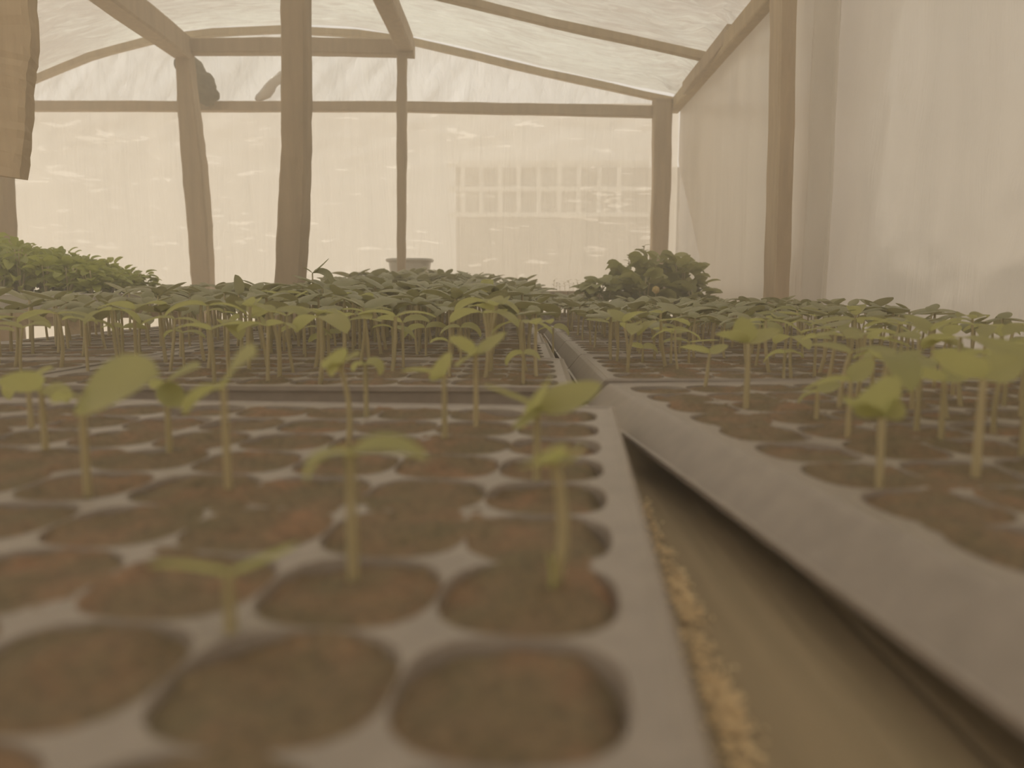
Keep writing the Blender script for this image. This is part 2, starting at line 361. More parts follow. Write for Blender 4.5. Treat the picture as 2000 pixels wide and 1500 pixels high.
o = mesh_obj('cloth_bundle', vs, fs, M['cloth']); md = o.modifiers.new('r', 'REMESH'); md.mode = 'VOXEL'; md.voxel_size = 0.008; md.use_smooth_shade = True
tag(o, 'dark crumpled bundle perched on the rail behind the top of the leaning post', 'bundle')

# ------------------------------------------------------------------ outside, seen faintly through the film
root = empty('building', (1.6, 10.2, 0)); tag(root, 'pale building with a row of white framed windows, faint through the far wall film', 'building')
c0 = P(700, 300, 10.2); c1 = P(1330, 300, 10.2)
mb = MB(); mb.box((-2.4, 0, 0), (3.2, 3, 2.62)); mb.build('wall', M['facade'], root)
for r_ in (0, 1):
    z0 = P(1000, 372, 10.2).z if r_ == 0 else P(1000, 410, 10.2).z - 0.04
z_hi = P(1000, 320, 10.2).z; z_mid = P(1000, 370, 10.2).z; z_lo = P(1000, 420, 10.2).z
mb = MB()
xs = [P(x, 350, 10.2).x - 1.6 for x in (905, 940, 977, 1013, 1052, 1092, 1130, 1170, 1208)]
for x in xs: mb.box((x - 0.03, -0.05, z_lo), (x + 0.03, 0.02, z_hi))
for z in (z_lo, z_mid, z_hi): mb.box((xs[0] - 0.2, -0.06, z - 0.03), (xs[-1] + 0.4, 0.02, z + 0.03))
mb.build('window_frame', M['frame'], root)

# ------------------------------------------------------------------ benches
def bench(loc, x0, x1, y0, y1, z, label, name='potting_bench'):
    root = empty(name, (loc[0], loc[1], 0)); tag(root, label, 'bench')
    bt = 0.092 if z < 0.9 else 0.05
    n = max(2, round((x1 - x0) / 0.146)); w = (x1 - x0) / n
    for i in range(n):
        mb = MB(); mb.box((x0 + i * w + 0.002 - loc[0], y0 - loc[1], z - 0.022), (x0 + (i + 1) * w - 0.002 - loc[0], y1 - loc[1], z)); mb.build('plank', M['bench'], root, bev=0.002)
    m = max(2, int((y1 - y0) / 0.9) + 1)
    for k in range(m):
        y = y0 + 0.06 + (y1 - y0 - 0.12) * k / (m - 1)
        mb = MB(); mb.box((x0 + 0.01 - loc[0], y - 0.03 - loc[1], z - bt), (x1 - 0.01 - loc[0], y + 0.03 - loc[1], z - 0.022)); mb.build('bearer', M['bench'], root)
        for x in (x0 + 0.05, x1 - 0.05):
            mb = MB(); mb.box((x - 0.035 - loc[0], y - 0.035 - loc[1], 0), (x + 0.035 - loc[0], y + 0.035 - loc[1], z - bt)); mb.build('leg', M['bench'], root)
    return root
BZ = TZ - 0.053
bench((-0.15, 1.2), -1.15, 0.90, -0.3, 2.66, BZ, 'long slatted wooden bench under the near seedling trays')
bench((0, 3.4), -0.79, 0.87, 2.76, 4.02, BZ, 'wooden bench under the far block of seedlings behind the thick post')
bench((0, 4.45), -0.9, 0.9, 4.26, 4.66, 0.965, 'narrow raised shelf along the foot of the far wall, carrying the basin', 'back_shelf')
bench((-2.0, 2.6), -2.6, -1.3, 2.25, 3.1, 0.905, 'bench across the aisle at left under the bright bushy seedlings')

# ------------------------------------------------------------------ cell trays
PIT = 0.066; RIM = 0.014; SOILD = 0.0018
trays = []
def cell_tray(ox, oy, yaw, cols, rows, label, fine, corner='R', group=None, skirt=0.0):
    """ox, oy: the near corner on its aisle side ('R': tray extends to -x from it, 'L': to +x)"""
    wX = cols * PIT + 2 * RIM; wY = rows * PIT + 2 * RIM
    root = empty('seedling_tray', (ox, oy, TZ), yaw); tag(root, label, 'tray', group)
    x0 = -wX if corner == 'R' else 0.0
    n = 24 if fine else 12; v = []; f = []
    R = PIT * 0.4975
    ring = []
    for k in range(n):
        t = 2 * math.pi * (k + 0.5) / n; c_, s_ = math.cos(t), math.sin(t)
        e = 2.75; rr = R / ((abs(c_) ** e + abs(s_) ** e) ** (1 / e)); rr = min(rr, R * 1.16)
        m_ = PIT / 2 / max(abs(c_), abs(s_)); ring.append((c_ * rr, s_ * rr, c_ * m_, s_ * m_))
    for j in range(rows):
        for i in range(cols):
            cx = x0 + RIM + (i + .5) * PIT; cy = RIM + (j + .5) * PIT; b = len(v)
            for (a1, a2, b1, b2) in ring:
                v.append((cx + b1, cy + b2, 0)); v.append((cx + a1, cy + a2, 0)); v.append((cx + a1 * .985, cy + a2 * .985, -0.0025)); v.append((cx + a1 * 0.95, cy + a2 * 0.95, -0.014))
            for k in range(n):
                p, q = b + 4 * k, b + 4 * ((k + 1) % n)
                for s_ in (0, 1, 2): f.append((p + s_, q + s_, q + s_ + 1, p + s_ + 1))
            # square corners left by the ring sampling
            for k in range(n):
                p, q = ring[k], ring[(k + 1) % n]
                if abs(abs(p[2]) - PIT / 2) < 1e-6 and abs(abs(q[3]) - PIT / 2) < 1e-6 and abs(abs(p[3]) - PIT / 2) > 1e-6 or \
                   abs(abs(p[3]) - PIT / 2) < 1e-6 and abs(abs(q[2]) - PIT / 2) < 1e-6 and abs(abs(p[2]) - PIT / 2) > 1e-6:
                    c_ = (cx + math.copysign(PIT / 2, p[2] + q[2]), cy + math.copysign(PIT / 2, p[3] + q[3]), 0)
                    v.append(c_); f.append((b + 4 * k, len(v) - 1, b + 4 * ((k + 1) % n)))
    # rim and sloping outer wall
    def loop(ins, z): return [(x0 + ins, ins, z), (x0 + wX - ins, ins, z), (x0 + wX - ins, wY - ins, z), (x0 + ins, wY - ins, z)]
    loops = [loop(RIM, 0), loop(0.004, 0.0), loop(0.0, 0.002), loop(-0.003, 0.0005), loop(-0.003, -0.005), loop(0.001, -0.006), loop(0.004, -0.052)]
    if skirt:                   # flared lip added on the aisle side so the band catches more light
        def lop(ins, z, sk):
            q = loop(ins, z); q[0] = (x0 + ins - sk, q[0][1], z); q[3] = (x0 + ins - sk, q[3][1], z); return q
        loops = [loop(RIM, 0), loop(0.004, 0.0), loop(0.0, 0.002), lop(-0.002, -0.001, .002), lop(0.0, -0.023, skirt - .004), lop(0.0, -0.023, skirt), lop(0, -0.027, skirt), lop(0.0, -0.029, skirt - .004), loop(0.004, -0.052)]
    b = len(v)
    for L in loops: v += L
    for a in range(len(loops) - 1):
        for k in range(4): f.append((b + 4 * a + k, b + 4 * a + (k + 1) % 4, b + 4 * a + 4 + (k + 1) % 4, b + 4 * a + 4 + k))
    f.append(tuple(b + 4 * (len(loops) - 1) + k for k in range(4)))
    mesh_obj('tray_body', v, f, M['tray'], root, False)
    st = 0.0035 if fine else 0.016
    nu, nv = int((wX - 2 * RIM) / st), int((wY - 2 * RIM) / st)
    def sf(u, w):
        x = x0 + RIM + u * (wX - 2 * RIM); y = RIM + w * (wY - 2 * RIM)
        X = x + ox * 3; Y = y + oy * 3
        ed = max(0, 1 - min(u * (wX - 2 * RIM), (1 - u) * (wX - 2 * RIM), w * (wY - 2 * RIM), (1 - w) * (wY - 2 * RIM)) / 0.012) * 0.007
        return (x, y, -SOILD - ed + 0.0055 * max(-.5, fbm(X * 12, Y * 12, 8, 2)) + 0.0028 * fbm(X * 40, Y * 40, 1, 2) + 0.0018 * fbm(X * 160, Y * 160, 5, 2))
    s = grid_sheet('potting_soil', sf, nu, nv, M['soil'], root); s['kind'] = 'stuff'
    Mx = Matrix.Translation((ox, oy, TZ)) @ Matrix.Rotation(yaw, 4, 'Z')
    cells = [Mx @ Vector((x0 + RIM + (i + .5) * PIT, RIM + (j + .5) * PIT, 0)) for j in range(rows) for i in range(cols)]
    trays.append(dict(root=root, cells=cells, label=label)); return trays[-1]
yawA = -math.atan(0.09); yawB = math.atan(0.115)
TA = cell_tray(0.029 + .09 * .01, 0.01, yawA, 10, 10, 'nearest seedling tray, filling the lower left of the photo', True, 'R')
TB = cell_tray(0.2145 - .115 * .2, 0.19, yawB, 9, 10, 'near right seedling tray, its tall grey side facing the gap', True, 'L', skirt=0.031)
TA['key'] = 'near_left'; TB['key'] = 'near_right'
rows_ = ['first', 'second', 'third', 'fourth', 'fifth']
for k in range(5):
    y = 0.85 + 0.368 * k
    t = cell_tray(0.066 - 0.002 * k, y, -0.01 if k else -0.03, 10, 5, f'seedling tray left of the central gap, {rows_[k]} row behind the nearest tray', k < 1, 'R'); t['key'] = 'mid_left'
    t = cell_tray(-0.640, y + 0.005, 0.0, 7, 5, f'seedling tray along the left edge of the near bench, {rows_[k]} row behind the nearest tray', False, 'R'); t['key'] = 'edge_left'
    t = cell_tray(0.116, y + 0.075, 0.0, 11, 5, f'seedling tray right of the central gap, {rows_[k]} row behind the near right tray', k < 1, 'L', skirt=0.026) if k < 4 else None
    if t: t['key'] = 'mid_right'
for k in range(3):
    y = 2.80 + 0.368 * k
    t = cell_tray(-0.083, y, 0, 10, 5, f'seedling tray on the far bench, {rows_[k]} row from its near end, left half', False, 'R'); t['key'] = 'far_left'
    t = cell_tray(-0.075, y, 0, 6, 5, f'seedling tray on the far bench beside the leafy clump, {rows_[k]} row from its near end', False, 'L'); t['key'] = 'far_mid'

# ------------------------------------------------------------------ seedlings
def leaf_geo(base, az, e0, e1, L, Wd, n=8, cup=0.18, roll=0.0, shape=0.8):
    v = []; f = []; p = Vector(base); m = 4
    side = Vector((-math.sin(az), math.cos(az), 0))
    for i in range(n + 1):
        t = i / n; e = e0 + (e1 - e0) * t
        d = Vector((math.cos(az) * math.cos(e), math.sin(az) * math.cos(e), math.sin(e)))
        up = side.cross(d).normalized() * -1
        if up.z < 0: up = -up if abs(e) < 1.57 else up
        w = Wd * (0.06 + 0.94 * max(0, math.sin(math.pi * min(1, t ** shape * 1.0))) ** 0.62) if 0 < i < n else Wd * 0.06
        s_ = side * math.cos(roll) + up * math.sin(roll); u_ = up * math.cos(roll) - side * math.sin(roll)
        for j in range(m + 1):
            q = (j / m - 0.5) * 2
            v.append(p + s_ * (q * w / 2) + u_ * (cup * w * (q * q) * 0.5 - (0.03 * Wd if j == m // 2 else 0)))
        if i < n: p = p + d * (L / n)
    for i in range(n):
        for j in range(m):
            a = i * (m + 1) + j; f.append((a, a + 1, a + m + 2, a + m + 1))
    return v, f
def stem_geo(h, r, bend=(0, 0), ns=6, k=5, curve=0.0):
    v = []; f = []
    for i in range(k + 1):
        t = i / k; x = bend[0] * t + curve * math.sin(math.pi * t); y = bend[1] * t; rr = r * (1.15 - 0.35 * t)
        for j in range(ns):
            a = 2 * math.pi * j / ns; v.append(Vector((x + rr * math.cos(a), y + rr * math.sin(a), -0.006 + (h + 0.006) * t)))
        if i:
            for j in range(ns): b = i * ns; f.append((b - ns + j, b - ns + (j + 1) % ns, b + (j + 1) % ns, b + j))
    f.append(tuple(len(v) - ns + j for j in range(ns)))
    return v, f, Vector((bend[0], bend[1], h))
def seedling_spec(r, h=0.06, leafs=2):
    a0 = r.uniform(0, math.pi)
    e0 = math.radians(r.uniform(-5, 45)); drop = math.radians(r.uniform(25, 85))
    out = []
    for k in range(2):
        out.append((a0 + math.pi * k + r.uniform(-.25, .25), e0 + r.uniform(-.15, .15), e0 - drop + r.uniform(-.3, .3), r.uniform(.030, .040), r.uniform(.015, .020), r.uniform(-.3, .3)))
    if leafs > 2: out.append((a0 + 1.5 + r.uniform(-.5, .5), math.radians(55), math.radians(15), .018, .011, 0))
    return out
protos = []
def proto(k, matleaf, leafs=2):
    r = random.Random(100 + k); h = 0.06
    root = empty('seedling', (0, 0, 0))
    bend = (r.uniform(-.007, .007), r.uniform(-.007, .007))
    v, f, top = stem_geo(h, 0.0016, bend, curve=r.uniform(-.003, .003))
    parts = [('stem', v, f, M['stem'])]
    dk = matleaf is M['leafdark']
    for (az, e0, e1, L, Wd, ro) in seedling_spec(r, h, leafs):
        v, f = leaf_geo(top, az, e0, e1 - (.25 if dk else 0), L * (1.12 if dk else 1), Wd * (1.3 if dk else 1), cup=-.22 if dk else .18, roll=ro); parts.append(('leaf', v, f, matleaf))
    for (nm, v, f, m_) in parts: mesh_obj(nm, v, f, m_, root)
    return root, parts
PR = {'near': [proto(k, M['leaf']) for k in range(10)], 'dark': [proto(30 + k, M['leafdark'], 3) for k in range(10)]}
used = set()
def place(root, loc, rz, s, sz, label, group):
    if root.name in used:
        n = root.copy(); C.objects.link(n)
        for ch in root.children: c_ = ch.copy(); C.objects.link(c_); c_.parent = n
        root_n = n
    else: used.add(root.name); root_n = root
    root_n.location = loc; root_n.rotation_euler = (0, 0, rz); root_n.scale = (s, s, sz)
    root_n['label'] = label; root_n['category'] = 'seedling'; root_n['group'] = group
    return root_n

# seedlings that can be told apart: base pixel, height of the whorl pixel, leaves
heroes = []
def hero(bx, by, ty, leaves, label, dx=0, curve=0.0, r=0.0017, z=TZ - 0.004, mat='leaf', extra=()):
    p = G(bx, by, z); Y = p.y
    zt = P(bx, ty, Y).z; h = zt - z; k = Y / F
    root = empty('seedling', p); root['label'] = label; root['category'] = 'seedling'
    r *= 1.25; v, f, top = stem_geo(h, r, (dx * k, 0), 8, 8, curve * k); mesh_obj('stem', v, f, M['stem'], root)
    for (ex, ey, e0, Wd, roll, *dy) in leaves:      # leaf tip in pixels at about the same distance
        yy = Y + (dy[0] if dy else 0.0)
        tip = P(ex, ey, yy) - p; d = tip - top; hz = math.hypot(d.x, d.y); az = math.atan2(d.y, d.x)
        mean = math.atan2(d.z, hz); e0 = math.radians(e0); e1 = 2 * mean - e0
        v, f = leaf_geo(top, az, e0, e1, d.length * 1.06, Wd * (1.5 if by > 1100 else 1.25), 10, roll=roll, shape=0.75); mesh_obj('leaf', v, f, M[mat], root)
    for (lx, ly, ex, ey, Wd) in extra:
        a_ = P(lx, ly, Y - 0.003) - p; b_ = P(ex, ey, Y - 0.003) - p; d = b_ - a_
        v, f = leaf_geo(a_, math.atan2(d.y, d.x), math.atan2(d.z, abs(d.x)) + .2, math.atan2(d.z, abs(d.x)) - .2, d.length, Wd); mesh_obj('leaf', v, f, M[mat], root)
    heroes.append(p); return root
hero(452, 1255, 1120, [(300, 1105, 25, .011, .25, -.012), (572, 1062, 10, .012, -.3, .008)], 'nearest and lowest seedling, two leaves spread like a wide V, lower left')
hero(690, 1135, 885, [(595, 955, 20, .013, .2, -.01), (832, 905, 22, .012, .2, .0)], 'tall single seedling in the nearest tray with two drooping leaves, centre left foreground')
hero(1070, 1165, 905, [(1028, 915, 25, .012, .5, -.02), (1112, 905, 35, .013, .3, -.015)], 'crooked seedling by the nearest tray\'s right rim, withered leaf low on its stem', dx=14, curve=22, extra=[(1070, 1080, 1072, 1165, .011)])
hero(172, 970, 775, [(300, 735, 15, .030, .9, -.03), (108, 790, 10, .014, .3), ], 'seedling left in the nearest tray with one broad round leaf facing the viewer')
hero(447, 975, 755, [(500, 700, 50, .020, .8, -.02), (365, 815, -5, .012, .3)], 'seedling in the nearest tray with one leaf held up and one hanging straight down')
hero(332, 890, 745, [(300, 760, -20, .014, .3), (385, 718, 20, .018, .5, -.02), (350, 790, -40, .014, .2, -.03)], 'seedling with a bunched leaf cluster between the round-leaved and the raised-leaf seedlings')
hero(90, 890, 760, [(0, 745, 25, .022, .6, -.02), (130, 790, 0, .018, .2)], 'leftmost seedling in the nearest tray row, broad leaf reaching out of the frame')
hero(62, 845, 745, [(20, 790, 10, .014, .2), (100, 720, 30, .016, .4)], 'seedling close behind the leftmost one, at the left edge of the photo')
hero(1048, 950, 795, [(950, 755, 25, .012, .2), (1168, 750, 10, .020, .6), (1012, 830, -30, .014, .4, -.03), (1070, 745, 40, .022, .8, -.02)], 'four-leaved seedling at the right rim, one leaf reaching over the central gap')
hero(869, 870, 735, [(788, 728, 20, .012, .3), (862, 700, 40, .020, .9, -.02)], 'seedling in the nearest tray with one long leaf to the left, mid-field centre')
hero(716, 822, 712, [(745, 745, 35, .015, .3), (690, 730, 20, .014, .2)], 'slender straight-stemmed seedling with short drooping leaves behind the tall single one')
hero(679, 868, 712, [(640, 700, 30, .018, .7, -.02), (700, 695, 30, .016, .4, -.01), (650, 735, -30, .014, .3)], 'bent-stemmed seedling directly above the tall single one in the photo', dx=-10, curve=10)
hero(930, 838, 690, [(880, 660, 30, .018, .6), (985, 650, 25, .018, .4), (895, 715, -10, .018, .5, -.02)], 'big-leaved seedling at the back of the nearest tray, left of the four-leaved one')
mid = [(768, 710, 640), (694, 677, 612), (788, 720, 630), (832, 700, 640), (984, 671, 596), (1022, 752, 690), (597, 702, 640), (635, 690, 655), (242, 715, 640), (484, 700, 622),
       (492, 692, 640), (360, 720, 650), (172, 730, 628), (440, 690, 610), (900, 712, 640), (878, 738, 668), (1080, 690, 640)]
for i, (x, y, t) in enumerate(mid):
    r = random.Random(i + 50); sx = 30 + r.random() * 22
    q = [(x - sx, t + r.uniform(-6, 30), r.uniform(0, 35), r.uniform(.014, .019), r.uniform(-.2, .5)), (x + sx, t + r.uniform(-14, 26), r.uniform(0, 35), r.uniform(.014, .019), r.uniform(-.2, .5))]
    o = hero(x, y, t, q, 'light green seedling in the front rows of the second tray, left of the gap', r=0.0016); o['group'] = 'light seedlings in the second tray'
hero(1716, 955, 815, [(1650, 775, 15, .014, .3), (1700, 760, 60, .024, .8, -.02), (1735, 775, 60, .018, .7)], 'lone seedling nearest the grey side of the near right tray, leaves folded upward')
hero(1655, 862, 745, [(1570, 770, 10, .014, .4), (1700, 700, 40, .018, .4)], 'seedling in the near right tray with one narrow leaf stretched to the left')
hero(1905, 935, 740, [(1830, 690, 30, .020, .5), (1985, 700, 30, .022, .5)], 'tall pale-stemmed seedling near the right edge of the photo', r=.002)
hero(1836, 872, 745, [(1745, 730, 20, .018, .4), (1900, 720, 30, .018, .4)], 'seedling just left of the tall pale-stemmed one in the near right tray')
hero(1594, 822, 765, [(1560, 790, 0, .014, .3), (1640, 750, 20, .014, .4)], 'short seedling in the near right tray with leaves close to the soil')
hero(1457, 800, 670, [(1400, 655, 25, .02, .4), (1520, 645, 25, .02, .4), (1450, 620, 60, .02, .8)], 'thick double-stemmed seedling at the back left of the near right tray', r=.0022)
hero(1376, 760, 690, [(1330, 680, 20, .016, .4), (1420, 675, 20, .016, .4)], 'leaning seedling just left of the thick double-stemmed one', dx=8)
for i, (x, y, t) in enumerate([(1310, 715, 650), (1255, 712, 680), (1290, 690, 640), (1345, 712, 668), (1190, 690, 630), (1230, 680, 625), (1530, 745, 690), (1590, 740, 660), (1780, 805, 700), (1860, 775, 690), (1960, 800, 690), (1995, 900, 720), (1700, 800, 690), (1745, 820, 700)]):
    r = random.Random(i + 90); sx = 28 + r.random() * 30
    q = [(x - sx, t + r.uniform(-10, 26), r.uniform(0, 35), r.uniform(.015, .021), r.uniform(-.2, .5)), (x + sx, t + r.uniform(-16, 20), r.uniform(0, 35), r.uniform(.015, .021), r.uniform(-.2, .5))]
    o = hero(x, y, t, q, 'light green seedling among the front seedlings right of the central gap', r=0.0016); o['group'] = 'light seedlings right of the gap'

def hgt(x, y):
    if y < 0.85 and x < 0.12: return 0.058
    if x > 0.10:
        h = 0.066 + 0.012 * min(1, max(0, (y - 1) / 1.5)); return h
    h = np.interp(y, [0.85, 1.2, 1.6, 2.1, 2.7, 2.8, 3.3, 4.0], [0.078, 0.092, 0.105, 0.118, 0.125, 0.142, 0.175, 0.195])
    if y > 1.5: h += 0.0 - 0.05 * max(0, min(1, (x + 0.35) / 0.45)) * min(1, (y - 1.5) / 1.2)
    if x < -0.64: h -= 0.012
    return float(h)
cand = []
for t in trays:
    k = t['key']
    for c_ in t['cells']:
        x, y = c_.x, c_.y
        if k == 'near_left': keep = 0.0 if y > 0.12 else 0.0
        elif k == 'near_right': keep = 0.0 if y < 0.42 else 0.55 if y < 0.5 else 0.95
        elif k == 'mid_left' and y < 1.25: keep = 0.55 if y < 1.02 else 0.8
        elif k == 'edge_left': keep = 0.62
        else: keep = 0.93
        if k == 'near_right' and y > 0.55 and x < 0.22: keep = 0.1
        if k == 'near_right' and (x / y) < 0.42: keep = 0.0
        if k == 'mid_right' and y < 1.1 and x < 0.30: keep = 0.25
        if rnd.random() > keep: continue
        if any((Vector((x, y, 0)) - Vector((h_.x, h_.y, 0))).length < 0.033 for h_ in heroes): continue
        x += rnd.uniform(-.008, .008); y += rnd.uniform(-.008, .008)
        cand.append((math.hypot(x, y), x, y, k))
cand.sort()
LAB = {'near_right': ('light green seedling standing in the near right tray behind its lone front seedling', 'seedlings in the near right tray'),
       'mid_left': ('seedling in the crowded trays left of the gap, behind the light green front row', 'crowded seedlings left of the gap'),
       'edge_left': ('seedling in the crowded trays along the near bench\'s left edge', 'seedlings along the left bench edge'),
       'mid_right': ('seedling in the crowded trays right of the gap, beyond the near right tray', 'crowded seedlings right of the gap')}
NIND = 300 - len(heroes)
sv, sf_, si = [], [], []; nb = 0
for n_, (d, x, y, k) in enumerate(cand):
    h = hgt(x, y) * rnd.uniform(0.84, 1.12); rz = rnd.uniform(0, 2 * math.pi); light = y < 1.15 and (x / y > -0.9)
    if n_ < NIND:
        s = max(1.15, min(2.0, 1.3 * (h / 0.06) ** 0.6)) * rnd.uniform(.9, 1.15)
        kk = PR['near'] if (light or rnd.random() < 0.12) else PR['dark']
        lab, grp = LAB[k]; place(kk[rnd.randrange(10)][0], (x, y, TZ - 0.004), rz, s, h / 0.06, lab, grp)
    else:
        s = max(1.25, min(2.2, 1.35 * (h / 0.06) ** 0.6)) * rnd.uniform(.9, 1.2)
        parts = PR['dark'][rnd.randrange(10)][1]; c_, q_ = math.cos(rz) * s, math.sin(rz) * s; sz = h / 0.06
        for pi, (nm, v, f, m_) in enumerate(parts):
            for p in v:
                zz = p.z * sz if pi == 0 else 0.06 * sz + (p.z - 0.06) * s
                sv.append((x + c_ * p.x - q_ * p.y, y + q_ * p.x + c_ * p.y, TZ - 0.004 + zz))
            sf_ += [tuple(nb + i for i in q) for q in f]; si += [0 if pi == 0 else 1] * len(f); nb += len(v)
for kk in PR.values():
    for root, _ in kk:
        if root.name not in used:
            for ch in list(root.children): bpy.data.objects.remove(ch)
            bpy.data.objects.remove(root)
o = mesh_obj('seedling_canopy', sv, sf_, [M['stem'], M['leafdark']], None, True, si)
tag(o, 'dense canopy of further dark green seedlings receding to the far bench', 'seedlings', kind='stuff')

# the few that stick up above the canopy
def tall(px, top, Y, leaves, label, mat='leafdark'):
    p = P(px, top, Y); h = p.z - TZ
    root = empty('seedling', (p.x, Y, TZ - .004)); root['label'] = label; root['category'] = 'seedling'
    v, f, tp = stem_geo(h, 0.002, (0, 0)); mesh_obj('stem', v, f, M['stem'], root)
    for (ex, ey, e0, Wd, roll) in leaves:
        d = P(ex, ey, Y) - p; hz = math.hypot(d.x, d.y); mean = math.atan2(d.z, hz); e0 = mean + math.radians(e0)
        v, f = leaf_geo(tp, math.atan2(d.y, d.x), e0, 2 * mean - e0, d.length * 1.05, Wd, 9, roll=roll); mesh_obj('leaf', v, f, M[mat], root)
tall(610, 530, 1.75, [(640, 502, -10, .018, .3), (592, 520, 10, .012, .3), (650, 560, 60, .03, .5)], 'seedling with one raised club-shaped leaf at the foot of the thick post')
tall(466, 572, 1.45, [(458, 534, 15, .026, 1.2), (500, 580, 40, .02, .2)], 'seedling with one upright oval leaf between the leaning post and the thick post')
tall(308, 575, 1.5, [(296, 560, 0, .010, .4), (370, 572, 30, .02, .1)], 'seedling with a raised tip and a long flat arched leaf, left of the leaning post')
tall(630, 560, 1.6, [(600, 575, 50, .03, .4), (655, 575, 60, .03, .4)], 'large drooping-leaved seedling below the club-shaped leaf')
tall(895, 580, 1.35, [(915, 560, 30, .02, 1.0), (880, 560, 20, .02, 1.1)], 'seedling with two upright pale leaves above the canopy right of the basin')
tall(1707, 622, 1.6, [(1705, 598, 0, .016, 1.3), (1735, 618, 30, .028, .9)], 'seedling with a pointed raised leaf at the foot of the right wall')
tall(1585, 612, 1.9, [(1580, 584, 0, .018, 1.2), (1600, 606, 10, .016, 1.)], 'seedling with a small pale upright leaf just right of the pale square post')
tall(1960, 640, 1.35, [(1945, 615, 20, .026, 1.1), (1975, 622, 20, .024, 1.1)], 'seedling with rounded upright leaves at the right edge against the film')

# ------------------------------------------------------------------ bushy plants
def bush_geo(r, rad, h, n, L, Wd, lo=0.12):
    v, f = [], []
    for i in range(n):
        t = r.random() ** 0.6; a = r.uniform(0, 2 * math.pi); rr = rad * math.sqrt(r.random())
        z = h * (lo + (1 - lo) * t) * (1 - 0.25 * (rr / rad) ** 2); b = Vector((rr * math.cos(a) * .7, rr * math.sin(a) * .7, z))
        l = L * r.uniform(.7, 1.2); e = math.radians(r.uniform(-10, 60))
        a_, b_ = leaf_geo(b, a + r.uniform(-.8, .8), e, e - math.radians(r.uniform(30, 90)), l, Wd * r.uniform(.8, 1.2), 5, roll=r.uniform(-.6, .6), shape=.8)
        n0 = len(v); v += a_; f += [tuple(n0 + k for k in q) for q in b_]
    return v, f
def bush_proto(name, seed, rad, h, n, L, Wd, mat, stems=3):
    r = random.Random(seed); root = empty(name, (0, 0, 0))
    v, f = bush_geo(r, rad, h, n, L, Wd); fo = mesh_obj('foliage', v, f, mat, root)
    sv_, sf2 = [], []
    for k in range(stems):
        a_, b_, _ = stem_geo(h * .9, 0.0025, (r.uniform(-.6, .6) * rad, r.uniform(-.6, .6) * rad)); n0 = len(sv_)
        sv_ += a_; sf2 += [tuple(n0 + q for q in g) for g in b_]
    mesh_obj('stem', sv_, sf2, M['stem'], root); return root
def copy_tree(o):
    n = o.copy(); C.objects.link(n)
    for ch in o.children: c_ = ch.copy(); C.objects.link(c_); c_.parent = n
    return n
# left: bright dense block on a pale tray
def shallow_tray(name, x0, x1, y0, y1, z, label, mat):
    root = empty(name, ((x0 + x1) / 2, (y0 + y1) / 2, z)); tag(root, label, 'tray'); wx, wy = (x1 - x0) / 2, (y1 - y0) / 2
    v = []; f = []
    loops = [(wx - .015, 0.0), (wx, 0.05), (wx + .008, 0.05), (wx + .008, 0.045), (wx - .003, 0.045)]
    L = []
    for (w, z_) in [(-0.018, 0.0), (0, .05), (.008, .05), (.008, .046)]: L.append([(-wx - w, -wy - w, z_), (wx + w, -wy - w, z_), (wx + w, wy + w, z_), (-wx - w, wy + w, z_)])
    for l in L: v += l
    for a in range(3):
        for k in range(4): f.append((4 * a + k, 4 * a + (k + 1) % 4, 4 * a + 4 + (k + 1) % 4, 4 * a + 4 + k))
    f.append((3, 2, 1, 0)); mesh_obj('tray_body', v, f, mat, root, False)
    s = grid_sheet('potting_soil', lambda u, w: ((u - .5) * 2 * (wx - .004), (w - .5) * 2 * (wy - .004), .04 + .003 * fbm(u * 20, w * 20)), 20, 20, M['soil'], root); s['kind'] = 'stuff'
    return root
shallow_tray('plant_tray', -1.98, -1.33, 2.35, 2.78, 0.905, 'pale rimmed tray under the bright bushy seedlings at left', M['whitep'])
bp = [bush_proto('bushy_seedling', 300 + k, 0.05, 0.12, 52, 0.042, 0.026, M['leafbright']) for k in range(4)]
used_b = set(); r = random.Random(3)
for i in range(9):
    for j in range(6):
        x = -1.95 + i * 0.074 + r.uniform(-.012, .012); y = 2.39 + j * 0.07 + r.uniform(-.012, .012)
        src = bp[r.randrange(4)]
        o = src if src.name not in used_b else copy_tree(src); used_b.add(src.name)
        hs = 1.66 - 1.0 * max(0, (x + 1.95) / 0.62) ** 1.6; hs *= r.uniform(.93, 1.08)
        o.location = (x, y, 0.943); o.rotation_euler = (0, 0, r.uniform(0, 6.28)); o.scale = (1, 1, hs)
        tag(o, 'bright green bushy seedling packed in the pale tray at the left of the photo', 'plant', 'bright bushy seedlings at left')
